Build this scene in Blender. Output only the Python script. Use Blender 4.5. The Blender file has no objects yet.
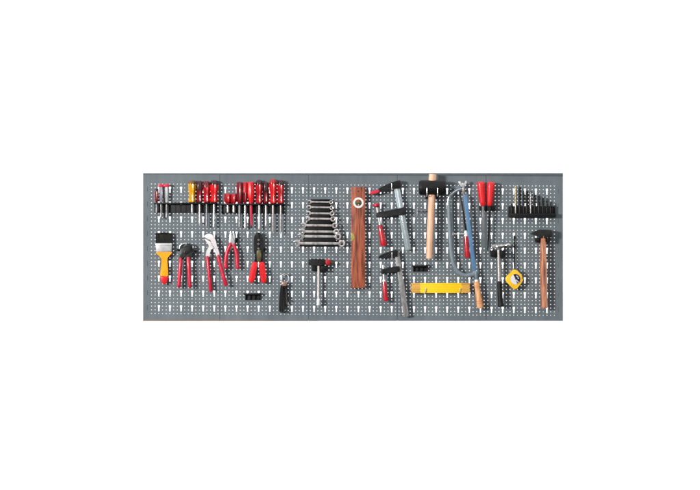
import bpy, bmesh, math, random
from mathutils import Vector, Matrix

random.seed(7)
C = bpy.context.scene
COL = C.collection
S = 0.004                      # metres of the board per picture unit


def V(x, y, d=0.0):
    """Board place (x right, y down, in picture units; d = millimetres in front of the board)."""
    return Vector(((x - 350) * S, -d * 0.001, (245 - y) * S))


# ------------------------------------------------------------------ camera, world, lamps
cam = bpy.data.cameras.new('camera')
cam.sensor_width = 36
cam.lens = 36 / 0.28
cam.clip_end = 200
camo = bpy.data.objects.new('camera', cam)
COL.objects.link(camo)
camo.location = (0, -10, 0)
camo.rotation_euler = (math.radians(90), 0, 0)
C.camera = camo

w = bpy.data.worlds.new('World')
C.world = w
w.use_nodes = True
# made-up surround gradient, bright above and dark below, added for contrast on metal
_nt = w.node_tree
_tc = _nt.nodes.new('ShaderNodeTexCoord')
_sx = _nt.nodes.new('ShaderNodeSeparateXYZ')
_mr = _nt.nodes.new('ShaderNodeMapRange')
_mr.inputs['From Min'].default_value = -1
_mr.inputs['From Max'].default_value = 1
_cr = _nt.nodes.new('ShaderNodeValToRGB')
_cr.color_ramp.elements[0].position = 0.30
_cr.color_ramp.elements[0].color = (0.10, 0.10, 0.10, 1)
_cr.color_ramp.elements[1].position = 0.80
_cr.color_ramp.elements[1].color = (0.95, 0.97, 1.0, 1)
_e = _cr.color_ramp.elements.new(0.52)
_e.color = (0.30, 0.305, 0.31, 1)
_nt.links.new(_tc.outputs['Generated'], _sx.inputs[0])
_nt.links.new(_sx.outputs['Z'], _mr.inputs['Value'])
_nt.links.new(_mr.outputs['Result'], _cr.inputs['Fac'])
_nt.links.new(_cr.outputs['Color'], _nt.nodes['Background'].inputs[0])
_nt.nodes['Background'].inputs[1].default_value = 1.15


def lamp(name, loc, target, power, sx, sy, col=(1, 1, 1)):
    l = bpy.data.lights.new(name, 'AREA')
    l.shape = 'RECTANGLE'
    l.size, l.size_y = sx, sy
    l.energy = power
    l.color = col
    o = bpy.data.objects.new(name, l)
    COL.objects.link(o)
    o.location = loc
    o.rotation_euler = (Vector(target) - Vector(loc)).to_track_quat('-Z', 'Y').to_euler()
    return o


lamp('key_lamp', (-6.0, -7.2, 1.25), (0, 0, 0), 890, 1.35, 1.1, (1.0, 0.985, 0.96))
lamp('added_backdrop_lamp', (-3.6, 0.75, 0), (-0.4, 2.8, 0), 82, 0.8, 4.0)  # this pair is added out of frame to burn the backdrop white
lamp('added_backdrop_lamp', (3.6, 0.75, 0), (0.4, 2.8, 0), 112, 0.8, 4.0)

C.view_settings.view_transform = 'Standard'
C.view_settings.look = 'None'
C.view_settings.exposure = 0
C.view_settings.gamma = 1
C.cycles.max_bounces = 8
C.cycles.filter_width = 1.9

# ------------------------------------------------------------------ materials


def lin(r, g, b, k=1.0):
    f = lambda c: (c / 255 / 12.92) if c / 255 <= 0.04045 else ((c / 255 + 0.055) / 1.055) ** 2.4
    return (f(r) * k, f(g) * k, f(b) * k, 1)


def base_mat(name):
    m = bpy.data.materials.new(name)
    m.use_nodes = True
    nt = m.node_tree
    return m, nt, nt.nodes['Principled BSDF']


def noise_mix(nt, c1, c2, scale, detail=4, lo=0.35, hi=0.65, stretch=(1, 1, 1), rot=(0, 0, 0)):
    tc = nt.nodes.new('ShaderNodeTexCoord')
    mp = nt.nodes.new('ShaderNodeMapping')
    mp.inputs['Scale'].default_value = stretch
    mp.inputs['Rotation'].default_value = rot
    nz = nt.nodes.new('ShaderNodeTexNoise')
    nz.inputs['Scale'].default_value = scale
    nz.inputs['Detail'].default_value = detail
    rp = nt.nodes.new('ShaderNodeValToRGB')
    rp.color_ramp.elements[0].position = lo
    rp.color_ramp.elements[1].position = hi
    rp.color_ramp.elements[0].color = c1
    rp.color_ramp.elements[1].color = c2
    nt.links.new(tc.outputs['Object'], mp.inputs['Vector'])
    nt.links.new(mp.outputs['Vector'], nz.inputs['Vector'])
    nt.links.new(nz.outputs['Fac'], rp.inputs['Fac'])
    return rp.outputs['Color'], nz.outputs['Fac']


def add_bump(nt, bs, fac, strength, dist=0.001):
    b = nt.nodes.new('ShaderNodeBump')
    b.inputs['Strength'].default_value = strength
    b.inputs['Distance'].default_value = dist
    nt.links.new(fac, b.inputs['Height'])
    nt.links.new(b.outputs['Normal'], bs.inputs['Normal'])


def plastic(name, c, rough=0.4, var=0.75, scale=60, coat=0.0, spec=0.5):
    m, nt, bs = base_mat(name)
    dark = (c[0] * var, c[1] * var, c[2] * var, 1)
    co, fac = noise_mix(nt, dark, c, scale)
    nt.links.new(co, bs.inputs['Base Color'])
    bs.inputs['Roughness'].default_value = rough
    bs.inputs['Coat Weight'].default_value = coat
    bs.inputs['Coat Roughness'].default_value = 0.15
    bs.inputs['Specular IOR Level'].default_value = spec
    add_bump(nt, bs, fac, 0.12)
    return m


def metal(name, c, rough=0.3, var=0.7, scale=90, metallic=0.85, stretch=(1, 1, 1)):
    m, nt, bs = base_mat(name)
    dark = (c[0] * var, c[1] * var, c[2] * var, 1)
    co, fac = noise_mix(nt, dark, c, scale, stretch=stretch)
    nt.links.new(co, bs.inputs['Base Color'])
    bs.inputs['Metallic'].default_value = metallic
    bs.inputs['Roughness'].default_value = rough
    add_bump(nt, bs, fac, 0.15)
    return m


def wood(name, c1, c2, scale=55, along='z', rough=0.5, bump=0.3):
    m, nt, bs = base_mat(name)
    st = {'z': (1, 1, 0.07), 'x': (0.07, 1, 1)}[along]
    co, fac = noise_mix(nt, c1, c2, scale, detail=6, lo=0.3, hi=0.68, stretch=st)
    nt.links.new(co, bs.inputs['Base Color'])
    bs.inputs['Roughness'].default_value = rough
    add_bump(nt, bs, fac, bump)
    return m


M = {}
M['backdrop'] = plastic('white_paper', (0.9, 0.9, 0.9, 1), 0.9, 0.98, 1.0, spec=0.1)
# powder-coated sheet steel: a fine orange-peel speckle and faint large mottling
m, nt, bs = base_mat('grey_powder_coat')
co, fac = noise_mix(nt, (0.122, 0.145, 0.162, 1), (0.164, 0.190, 0.208, 1), 5, detail=8, lo=0.3, hi=0.7)
co2, fac2 = noise_mix(nt, (0.93, 0.93, 0.93, 1), (1.0, 1.0, 1.0, 1), 700, detail=2)
mx = nt.nodes.new('ShaderNodeMix')
mx.data_type = 'RGBA'
mx.blend_type = 'MULTIPLY'
mx.inputs['Factor'].default_value = 1
nt.links.new(co, mx.inputs['A'])
nt.links.new(co2, mx.inputs['B'])
co3, fac3 = noise_mix(nt, (0.84, 0.84, 0.84, 1), (1.04, 1.04, 1.03, 1), 38, detail=7, lo=0.3, hi=0.62, stretch=(1, 1, 0.16))
mx2 = nt.nodes.new('ShaderNodeMix')
mx2.data_type = 'RGBA'
mx2.blend_type = 'MULTIPLY'
mx2.inputs['Factor'].default_value = 0.7
nt.links.new(mx.outputs['Result'], mx2.inputs['A'])
nt.links.new(co3, mx2.inputs['B'])
nt.links.new(mx2.outputs['Result'], bs.inputs['Base Color'])
rr_ = nt.nodes.new('ShaderNodeMapRange')
rr_.inputs['To Min'].default_value = 0.42
rr_.inputs['To Max'].default_value = 0.75
nt.links.new(fac3, rr_.inputs['Value'])
nt.links.new(rr_.outputs['Result'], bs.inputs['Roughness'])
bs.inputs['Specular IOR Level'].default_value = 0.3
add_bump(nt, bs, fac2, 0.15, 0.0005)
M['panel'] = m
M['rail'] = plastic('dark_rail', (0.10, 0.125, 0.135, 1), 0.6, 0.85)
M['joint'] = plastic('dark_joint_strip', (0.045, 0.055, 0.06, 1), 0.7, 0.8)  # dark strip behind the panel gaps and side slots
M['joint_light'] = plastic('pale_joint_strip', (0.62, 0.66, 0.68, 1), 0.6, 0.9)
M['bench'] = wood('brown_bench_wood', lin(96, 66, 50), lin(150, 108, 84), 40, 'x')
M['black'] = plastic('black_plastic', (0.007, 0.007, 0.008, 1), 0.5, 0.6, spec=0.25)
M['black_soft'] = plastic('black_rubber', (0.007, 0.007, 0.007, 1), 0.55, 0.6, spec=0.3)
M['charcoal'] = plastic('charcoal_plastic', (0.03, 0.03, 0.032, 1), 0.55, 0.5, 140, spec=0.3)
M['black_iron'] = metal('black_iron', (0.012, 0.012, 0.013, 1), 0.42, 0.5, 60, 0.1)
M['black_steel'] = metal('blackened_steel', (0.026, 0.023, 0.022, 1), 0.33, 0.5, 80, 0.4)
M['red'] = plastic('red_plastic', lin(190, 14, 30), 0.32, 0.72, 60, 0.4)
M['dark_red'] = plastic('dark_red_plastic', lin(128, 10, 24), 0.3, 0.6, 60, 0.4)
M['maroon'] = plastic('maroon_cap', lin(62, 12, 20), 0.3, 0.6, 60, 0.4)
M['bright_red'] = plastic('bright_red_plastic', lin(226, 18, 26), 0.35, 0.8, 60, 0.3)
M['crimson'] = plastic('crimson_dipped_vinyl', lin(206, 26, 58), 0.4, 0.78, 70, 0.2)
M['red_wood'] = plastic('red_lacquered_wood', lin(196, 14, 34), 0.28, 0.7, 50, 0.5)
M['handle_red'] = plastic('soft_red_plastic', lin(232, 34, 40), 0.38, 0.86, 60, 0.2)
M['shaft_red'] = plastic('insulated_shaft_red', lin(196, 20, 58), 0.4, 0.8)
M['amber'] = plastic('amber_plastic', lin(236, 172, 16), 0.25, 0.62, 45, 0.5)
M['amber_dark'] = plastic('dark_amber_cap', lin(128, 84, 12), 0.3, 0.6, 45, 0.4)
M['orange'] = plastic('orange_lacquer', lin(250, 168, 8), 0.28, 0.88, 50, 0.4)
M['yellow'] = plastic('yellow_paint', lin(255, 208, 10), 0.42, 0.92, 50)
M['yellow_case'] = plastic('yellow_tape_case', lin(250, 196, 24), 0.3, 0.86, 50, 0.4)
M['chrome'] = metal('chrome', (0.86, 0.85, 0.85, 1), 0.28, 0.75, 50, 0.6)
M['nickel'] = metal('bright_nickel', (0.92, 0.87, 0.87, 1), 0.3, 0.85, 60, 0.3)
M['steel'] = metal('steel', (0.62, 0.58, 0.56, 1), 0.34, 0.6, 70, 0.6)
M['polished'] = metal('polished_steel', (0.8, 0.76, 0.74, 1), 0.14, 0.6, 70, 0.95)
M['lilac_steel'] = metal('lilac_steel', (0.52, 0.47, 0.55, 1), 0.3, 0.7, 70, 0.6)
M['shaft'] = metal('screwdriver_steel', (0.66, 0.60, 0.59, 1), 0.35, 0.65, 90, 0.55)
M['grey_shaft'] = metal('dull_steel', (0.30, 0.30, 0.31, 1), 0.4, 0.6, 90, 0.6)
M['bar_blue'] = metal('bright_bar_steel', (0.42, 0.52, 0.56, 1), 0.36, 0.75, 60, 0.45, (1, 1, 0.2))
M['bar_worn'] = metal('worn_bar_steel', (0.36, 0.35, 0.34, 1), 0.5, 0.55, 160, 0.4, (1, 1, 0.25))
M['saw_grey'] = plastic('grey_painted_tube', lin(118, 130, 138), 0.4, 0.85)
M['saw_blue'] = plastic('blue_saw_blade', lin(92, 132, 170), 0.4, 0.85)
M['wrench'] = metal('wrench_steel', (0.86, 0.79, 0.76, 1), 0.22, 0.55, 80, 0.7)
M['bit_black'] = plastic('oxide_black_steel', (0.008, 0.007, 0.007, 1), 0.4, 0.6, 120, spec=0.35)
M['brass'] = metal('brassy_plate', (0.16, 0.13, 0.06, 1), 0.4, 0.5, 80, 0.5)
M['gold'] = metal('gold_coated_steel', (0.72, 0.58, 0.34, 1), 0.3, 0.7, 90, 0.6)
M['copper'] = metal('copper_wire', (0.55, 0.30, 0.22, 1), 0.35, 0.7, 90, 0.6)
M['mallet_wood'] = wood('pale_ash_wood', lin(206, 152, 116), lin(246, 200, 170), 180)
M['saw_wood'] = wood('varnished_beech', lin(190, 124, 76), lin(244, 188, 136), 180)
M['hammer_wood'] = wood('reddish_hickory', lin(110, 56, 34), lin(214, 142, 104), 230)
M['level_wood'] = wood('mahogany', lin(84, 36, 22), lin(190, 102, 72), 190, 'z', 0.4)
M['ring_orange'] = plastic('orange_ring_paint', lin(206, 96, 40), 0.4, 0.8)
M['rule_end'] = wood('rule_beech_end', lin(196, 142, 50), lin(232, 180, 84), 60, 'x')
M['white'] = plastic('white_plastic', (0.80, 0.79, 0.74, 1), 0.35, 0.93)
M['vial'] = plastic('green_vial', lin(58, 92, 44), 0.12, 0.5, 180, 0.8)
M['vial_dark'] = plastic('dark_recess', lin(30, 40, 26), 0.5, 0.6)
M['vial_yellow'] = plastic('yellow_green_vial', lin(170, 160, 84), 0.2, 0.8, 120, 0.6)
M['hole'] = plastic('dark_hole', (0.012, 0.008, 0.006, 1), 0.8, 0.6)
M['navy'] = plastic('navy_label', lin(40, 34, 70), 0.25, 0.6, 120, 0.4)
M['label_white'] = plastic('silvery_label', (0.78, 0.78, 0.8, 1), 0.25, 0.92, 90, 0.3)
M['bristle'] = plastic('black_bristles', (0.012, 0.011, 0.010, 1), 0.7, 0.5, 300)

# ------------------------------------------------------------------ mesh helpers


def bez(pts, n=6, closed=True):
    """Catmull-Rom through the points."""
    out = []
    k = len(pts)
    rng = range(k) if closed else range(k - 1)
    for i in rng:
        if closed:
            p0, p1, p2, p3 = pts[(i - 1) % k], pts[i], pts[(i + 1) % k], pts[(i + 2) % k]
        else:
            p0, p1, p2, p3 = pts[max(i - 1, 0)], pts[i], pts[i + 1], pts[min(i + 2, k - 1)]
        for j in range(n):
            t = j / n
            out.append(tuple(0.5 * ((2 * b) + (c - a) * t + (2 * a - 5 * b + 4 * c - d) * t * t
                                    + (3 * b - a - 3 * c + d) * t ** 3)
                             for a, b, c, d in zip(p0, p1, p2, p3)))
    if not closed:
        out.append(tuple(pts[-1]))
    return out


class MB:
    def __init__(self):
        self.bm = bmesh.new()

    def prism(self, pts, d0, d1, ch=0.25, seg=2):
        """Flat outline from depth d0 (back) to d1 (front, rounded over by ch)."""
        bm = self.bm
        a = sum(pts[i][0] * pts[(i + 1) % len(pts)][1] - pts[(i + 1) % len(pts)][0] * pts[i][1] for i in range(len(pts)))
        if a > 0:
            pts = pts[::-1]
        fr = [bm.verts.new(V(x, y, d1)) for x, y in pts]
        bk = [bm.verts.new(V(x, y, d0)) for x, y in pts]
        f = bm.faces.new(fr)
        bm.faces.new(bk[::-1])
        n = len(pts)
        for i in range(n):
            bm.faces.new((fr[i], bk[i], bk[(i + 1) % n], fr[(i + 1) % n]))
        if ch > 0:
            bmesh.ops.bevel(bm, geom=list(f.edges), offset=ch * S, segments=seg, profile=0.5, affect='EDGES',
                            clamp_overlap=True)
        return self

    def box(self, x0, y0, x1, y1, d0, d1, ch=0.2):
        return self.prism([(x0, y0), (x1, y0), (x1, y1), (x0, y1)], d0, d1, ch)

    def annulus(self, cx, cy, R, r, d0, d1, n=28, a0=0):
        bm = self.bm
        rings = []
        for rad, d in ((r, d0), (r, d1), ((R + r) / 2, d1 + 0.25 * (d1 - d0) * 0.3), (R, d1 - 0.2 * (d1 - d0)), (R, d0)):
            rings.append([bm.verts.new(V(cx + rad * math.cos(a0 + 2 * math.pi * i / n), cy + rad * math.sin(a0 + 2 * math.pi * i / n), d)) for i in range(n)])
        for k in range(5):
            a, b = rings[k], rings[(k + 1) % 5]
            for i in range(n):
                bm.faces.new((a[i], a[(i + 1) % n], b[(i + 1) % n], b[i]))
        return self

    def rings(self, cents, frames, sections, cap=True):
        bm = self.bm
        prev = None
        first = None
        for c, (u, v), sec in zip(cents, frames, sections):
            ring = [bm.verts.new(c + u * a + v * b) for a, b in sec]
            if prev:
                n = len(ring)
                for i in range(n):
                    bm.faces.new((prev[i], prev[(i + 1) % n], ring[(i + 1) % n], ring[i]))
            else:
                first = ring
            prev = ring
        if cap:
            bm.faces.new(first[::-1])
            bm.faces.new(prev)
        return self

    def lathe(self, a, b, prof, seg=20, flute=0, famp=0.06, flat=1.0):
        """Turned body on the axis a->b (x, y, depth); prof = (t along, radius in picture units)."""
        A, B = V(*a), V(*b)
        ax = (B - A)
        z = ax.normalized()
        u = z.cross(Vector((0, -1, 0))).normalized()
        v = z.cross(u).normalized()
        cents, secs = [], []
        for t, r in prof:
            cents.append(A + ax * t)
            secs.append([(math.cos(2 * math.pi * i / seg) * r * S * (1 + (famp * math.cos(flute * 2 * math.pi * i / seg) if flute else 0)),
                          math.sin(2 * math.pi * i / seg) * r * S * flat * (1 + (famp * math.cos(flute * 2 * math.pi * i / seg) if flute else 0)))
                         for i in range(seg)])
        return self.rings(cents, [(u, v)] * len(prof), secs)

    def tube(self, path, r, seg=10, flat=1.0):
        """Swept round bar; path = (x, y, depth) list, r picture units or a list."""
        P = [V(*p) for p in path]
        n = len(P)
        rs = r if isinstance(r, (list, tuple)) else [r] * n
        T = []
        for i in range(n):
            T.append((P[min(i + 1, n - 1)] - P[max(i - 1, 0)]).normalized())
        ref = Vector((0, -1, 0)) if abs(T[0].y) < 0.9 else Vector((1, 0, 0))
        u = T[0].cross(ref).normalized()
        frames, secs = [], []
        for i in range(n):
            u = (u - T[i] * u.dot(T[i])).normalized()
            v = T[i].cross(u).normalized()
            frames.append((u.copy(), v))
            secs.append([(math.cos(2 * math.pi * k / seg) * rs[i] * S, math.sin(2 * math.pi * k / seg) * rs[i] * S * flat) for k in range(seg)])
        return self.rings(P, frames, secs)

    def twist(self, a, b, r, turns, n=40):
        """A twist-drill: two-fluted section turning along its axis."""
        A, B = V(*a), V(*b)
        ax = B - A
        z = ax.normalized()
        u = z.cross(Vector((0, -1, 0))).normalized()
        v = z.cross(u).normalized()
        cents, secs, seg = [], [], 16
        for i in range(n + 1):
            t = i / n
            ph = turns * 2 * math.pi * t
            rr = r * S * (min(1, (1 - t) / 0.06 + 0.05))
            cents.append(A + ax * t)
            secs.append([(math.cos(2 * math.pi * k / seg) * rr * (0.62 + 0.38 * abs(math.cos(2 * math.pi * k / seg - ph)) ** 0.7),
                          math.sin(2 * math.pi * k / seg) * rr * (0.62 + 0.38 * abs(math.cos(2 * math.pi * k / seg - ph)) ** 0.7)) for k in range(seg)])
        return self.rings(cents, [(u, v)] * (n + 1), secs)

    def band(self, path, wid, d0, d1, ch=0.2):
        """Flat strip of width wid (number or list) along a 2-D path."""
        n = len(path)
        ws = wid if isinstance(wid, (list, tuple)) else [wid] * n
        L, R = [], []
        for i, (x, y) in enumerate(path):
            a, b = path[max(i - 1, 0)], path[min(i + 1, n - 1)]
            tx, ty = b[0] - a[0], b[1] - a[1]
            k = math.hypot(tx, ty)
            nx, ny = -ty / k, tx / k
            L.append((x + nx * ws[i] / 2, y + ny * ws[i] / 2))
            R.append((x - nx * ws[i] / 2, y - ny * ws[i] / 2))
        return self.prism(L + R[::-1], d0, d1, ch)

    def build(self, name, mat, parent=None, base=None, sharp=38):
        bm = self.bm
        bmesh.ops.recalc_face_normals(bm, faces=bm.faces)
        org = parent.get('_org') if parent else None
        org = Vector(org) if org is not None else (base if base is not None else Vector((0, 0, 0)))
        for v in bm.verts:
            v.co -= org
        for f in bm.faces:
            f.smooth = True
        for e in bm.edges:
            if len(e.link_faces) == 2 and e.calc_face_angle(0) > math.radians(sharp):
                e.smooth = False
        me = bpy.data.meshes.new(name)
        bm.to_mesh(me)
        bm.free()
        me.materials.append(mat if not isinstance(mat, str) else M[mat])
        o = bpy.data.objects.new(name, me)
        COL.objects.link(o)
        if parent:
            o.parent = parent
            o['_org'] = tuple(org)
        else:
            o.location = org
        return o


def thing(name, label, cat, x, y, group=None, d=0):
    o = bpy.data.objects.new(name, None)
    o.empty_display_size = 0.02
    COL.objects.link(o)
    o.location = V(x, y, d)
    o['_org'] = tuple(V(x, y, d))
    return tag(o, label, cat, group)


def tag(o, label, cat, group=None):
    o['label'] = label
    o['category'] = cat
    if group:
        o['group'] = group
    return o


def structure(o):
    o['kind'] = 'structure'
    return o


# ------------------------------------------------------------------ setting: white backdrop, added to stand in for the blank surround
bm = bmesh.new()
prof = [(2.8, 6.0), (2.8, -5.0)]
vs = [[bm.verts.new((x, y, z)) for x in (-12, 12)] for y, z in prof]
for a, b in zip(vs, vs[1:]):
    bm.faces.new((a[0], a[1], b[1], b[0]))
me = bpy.data.meshes.new('backdrop')
bm.to_mesh(me)
bm.free()
me.materials.append(M['backdrop'])
bd = bpy.data.objects.new('backdrop', me)
COL.objects.link(bd)
structure(bd)

# ------------------------------------------------------------------ the perforated board
BX0, BX1, BY0, BY1 = 143.0, 563.0, 173.0, 321.0
PIT, X0H, Y0H = 3.697, 151.43, 183.95
JOINTS = [BX0] + [X0H + PIT * (k + 0.5) for k in (18, 42, 66, 90)] + [BX1]
board = thing('pegboard', 'long grey perforated steel tool board of joined panels carrying all the tools', 'tool board', 353, 321)
COLS = [X0H + PIT * i for i in range(110)]
ROWS = [Y0H + PIT * 1.0015 * i for i in range(36)]


def is_key(ci, ri):
    return ci % 3 == 2 and (ri % 4) in (1, 2)


HS, HK, HT = 0.36, 1.02, 0.60       # half widths: small hole, keyhole head, keyhole stem


def sheared(x, y):
    """The drilled pattern hangs a touch lower at the right end, as it does on the real board."""
    k = min(1.0, max(0.0, min(y - BY0, BY1 - y) / 8.0))
    return y + (x - 151.4) * 0.0050 * k


for pi in range(5):
    xa, xb = JOINTS[pi], JOINTS[pi + 1]
    if pi > 0:
        xa += 0.16
    if pi < 4:
        xb -= 0.16
    cs = [i for i in range(110) if xa < COLS[i] < xb]
    xl = [(xa, None)]
    spans = []
    xs = [xa]
    for i in cs:
        c = COLS[i]
        xs += [c - HK, c - HT, c - HS, c + HS, c + HT, c + HK] if i % 3 == 2 else [c - HS, c + HS]
    slots = []
    if pi == 0:
        xs += [147.3, 147.7]
        slots = [(147.3, 147.7)]
    if pi == 4:
        xs += [558.25, 558.5]
        slots = [(558.25, 558.5)]
    xs = sorted(xs + [xb])
    ys = [BY0]
    for r, y in enumerate(ROWS):
        k = r % 4
        if k == 1:
            ys += [y - 1.0, y - HS, y + HS, y + 1.0]
        elif k == 2:
            ys += [y - HS, y + HS, y + 1.35]
        else:
            ys += [y - HS, y + HS]
    ys.append(BY1)
    mb = MB()
    bm = mb.bm
    grid = {}

    def vert(i, j):
        if (i, j) not in grid:
            grid[i, j] = bm.verts.new(V(xs[i], sheared(xs[i], ys[j]), 0))
        return grid[i, j]

    def solid(x, y):
        for s0, s1 in slots:
            if s0 < x < s1:
                for r, yy in enumerate(ROWS):
                    if r % 4 == 1 and yy - 0.8 < y < yy + PIT + 0.8:
                        return False
                return True
        ci = round((x - X0H) / PIT)
        if not (0 <= ci < 110):
            return True
        dx = abs(x - COLS[ci])
        ri = int(round((y - Y0H) / (PIT * 1.0015)))
        if ci % 3 == 2:
            for r in (ri - 1, ri, ri + 1):
                if 0 <= r < 36 and r % 4 == 1:
                    dy = y - ROWS[r]
                    if dx < HK and abs(dy) < 1.0:
                        return False
                    if dx < HT and 1.0 <= dy < ROWS[r + 1] - ROWS[r] + 1.35 and r + 1 < 36:
                        return False
        if 0 <= ri < 36 and dx < HS and abs(y - ROWS[ri]) < HS:
            if ci % 3 == 2 and ri % 4 in (1, 2):
                return False
            return False
        return True

    faces = []
    for i in range(len(xs) - 1):
        for j in range(len(ys) - 1):
            if solid((xs[i] + xs[i + 1]) / 2, (ys[j] + ys[j + 1]) / 2):
                faces.append(bm.faces.new((vert(i, j), vert(i, j + 1), vert(i + 1, j + 1), vert(i + 1, j))))
    # sheet thickness 1.5 mm
    ret = bmesh.ops.extrude_face_region(bm, geom=faces)
    for v in [g for g in ret['geom'] if isinstance(g, bmesh.types.BMVert)]:
        v.co.y += 0.0015
    p = mb.build('panel', 'panel', board, sharp=30)
    # folded-back edges that stiffen the sheet
    fb = MB()
    for (x0, y0, x1, y1) in ((xa + .02, BY0 + .02, xa + .4, BY1 - .02), (xb - .4, BY0 + .02, xb - .02, BY1 - .02)):
        fb.box(x0, y0, x1, y1, -16, -1.7, 0)
    fb.box(xa + .42, BY0 + .02, xb - .42, BY0 + .4, -16, -1.7, 0)
    fb.box(xa + .42, BY1 - .4, xb - .42, BY1 - .02, -16, -1.7, 0)
    fb.build('flange', 'panel', p)

for k, j in enumerate(JOINTS[1:-1]):
    MB().box(j - 0.9, BY0 + 0.6 if k != 1 else 202, j + 0.9, BY1 - 0.6, -20, -16.4, 0).build('joint_strip', 'joint', board)
    if k == 1:
        MB().box(j - 0.9, BY0 + 0.6, j + 0.9, 201.9, -20, -16.4, 0).build('joint_strip', 'joint_light', board)
for x in (147.5, 558.4):
    MB().box(x - 0.9, 178, x + 0.9, 319, -8, -3, 0).build('side_rail', 'joint', board)
MB().prism([(143, 173), (563, 173), (563, 175.9), (143, 174.1)], 0.05, 2.2, 0.15).build('top_rail', 'rail', board)
bb = MB().prism([(143, 319.9), (200, 320.0), (262, 320.4), (318, 320.85), (318, 321.1), (143, 321.1)], 0.3, 6, 0.1)
tag(bb.build('bench_edge', 'bench', None, V(230, 321.1)), 'thin brown wooden bench edge showing under the left end of the grey board', 'wooden edge')

# ------------------------------------------------------------------ small fittings


def wire_hook(x, y, reach, label, mat='black_steel', r=0.5, up=2.2):
    t = thing('wire_hook', label, 'hook', x, y + 2, 'hooks holding tools on the board')
    MB().box(x - 1.0, y - 1.4, x + 1.0, y + 2.0, 0.1, 2.0, 0.2).build('plate', mat, t)
    MB().tube([(x, y, 1.8), (x, y, reach - 4), (x, y - 0.35, reach - 1.4), (x, y - up * 0.5, reach), (x, y - up, reach + 0.3)], r, 8).build('prong', mat, t)
    return t


def clip_holder(x0, y0, x1, y1, label, gap=None, dep=22):
    """Black moulded tool clip: back plate and two jaws with a slot between them."""
    t = thing('tool_holder', label, 'tool holder', (x0 + x1) / 2, y1, 'black clip holders')
    MB().box(x0 + .6, y0 + .2, x1 - .6, y1 - .2, 0.1, 4, 0.2).build('back_plate', 'black', t)
    cx, g = gap if gap else ((x0 + x1) / 2, 0.5)
    MB().prism([(x0, y0), (cx - g, y0), (cx - g, y1 - .5), (cx - g - .8, y1), (x0 + .5, y1)], 4.1, dep, 0.35).build('jaw', 'black', t)
    MB().prism([(cx + g, y0), (x1, y0), (x1 - .5, y1), (cx + g + .8, y1), (cx + g, y1 - .5)], 4.1, dep, 0.35).build('jaw', 'black', t)
    return t


# ------------------------------------------------------------------ screwdriver racks
def rack(x0, x1, y0, y1, label):
    t = thing('screwdriver_rack', label, 'tool rack', (x0 + x1) / 2, y1, 'black screwdriver racks')
    MB().box(x0, y0 + 1.55, x1, y1, 0.1, 5, 0.15).build('back_plate', 'charcoal', t)
    MB().box(x0 - .5, y0, x1 + .5, y0 + 1.5, 0.1, 33, 0.2).build('shelf', 'black', t)
    for x in (x0 + .02, x1 - .9):
        MB().box(x, y0 + 1.55, x + .88, y1 + .3, 5.05, 12, 0.15).build('end_cheek', 'black', t)
    n = MB()
    k = x0 + 5
    while k < x1 - 3:
        n.box(k, y0 + 1.55, k + .35, y1 - .4, 5.05, 7, 0.05)
        k += 5.2
    n.build('rib', 'black', t)
    return t


rack(154.8, 217.4, 202.6, 212.9, 'black screwdriver rack holding the yellow screwdriver, first from the left')
rack(221.6, 284.6, 203.6, 213.7, 'black screwdriver rack with the two stubby red drivers')
DH = 20.0


def handle_profile(kind):
    if kind == 'bulb':
        return [(0, .3), (.015, .62), (.06, .86), (.14, .97), (.3, 1), (.44, .96), (.56, .80), (.66, .72), (.76, .76), (.88, .92), (.97, .86), (1, .6)]
    if kind == 'straight':
        return [(0, .5), (.02, .82), (.06, .96), (.5, 1), (.8, .97), (.9, .8), (.96, .62), (1, .55)]
    if kind == 'stub':
        return [(0, .45), (.04, .8), (.12, .97), (.5, 1), (.8, .95), (.92, .8), (1, .55)]


SD = 'screwdrivers and drivers in the two racks'


def screwdriver(x, top, bot, wid, end, sw, grip, cap, label, kind='bulb', capf=0.26, smat='shaft', tip='flat', lean=0.0):
    t = thing('screwdriver', label, 'screwdriver', x, end, SD)
    pr = [(p, r * wid / 2) for p, r in handle_profile(kind)]
    f = lambda y: x + lean * (y - bot)
    if cap:
        cut = top + (bot - top) * capf
        k = capf
        r_at = lambda q: next((r0 + (r1 - r0) * (q - p0) / (p1 - p0)) for (p0, r0), (p1, r1) in zip(pr, pr[1:]) if p0 <= q <= p1)
        upper = [(p / k, r) for p, r in pr if p < k] + [(1, r_at(k))]
        lower = [(0, r_at(k) * 0.985)] + [((p - k) / (1 - k), r) for p, r in pr if p > k]
        MB().lathe((f(top), top, DH), (f(cut), cut, DH), upper, 36, 6, 0.08).build('cap', cap, t)
        MB().lathe((f(cut) , cut + 0.02, DH), (f(bot), bot, DH), lower, 36, 6, 0.13).build('handle', grip, t)
    else:
        MB().lathe((f(top), top, DH), (f(bot), bot, DH), pr, 36, 6, 0.12).build('handle', grip, t)
    q = MB()
    if tip == 'flat':
        L = end - bot
        q.lathe((f(bot), bot - 0.5, DH), (f(end), end, DH), [(0, sw / 2), (1 - 3.2 / max(L, 4), sw / 2), (1 - 1.8 / max(L, 4), sw * .62), (1, sw * .5)], 12, flat=1.0)
    else:
        q.lathe((f(bot), bot - 0.5, DH), (f(end), end, DH), [(0, sw / 2), (1 - 2.4 / (end - bot), sw / 2), (1, sw * .12)], 12)
    q.build('blade', smat, t)
    return t


screwdriver(156.9, 188.8, 202.5, 3.9, 213.2, 1.7, 'dark_red', 'maroon', 'thin small dark red screwdriver left of the two chrome nut drivers', 'straight', 0.2, 'grey_shaft')


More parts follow.
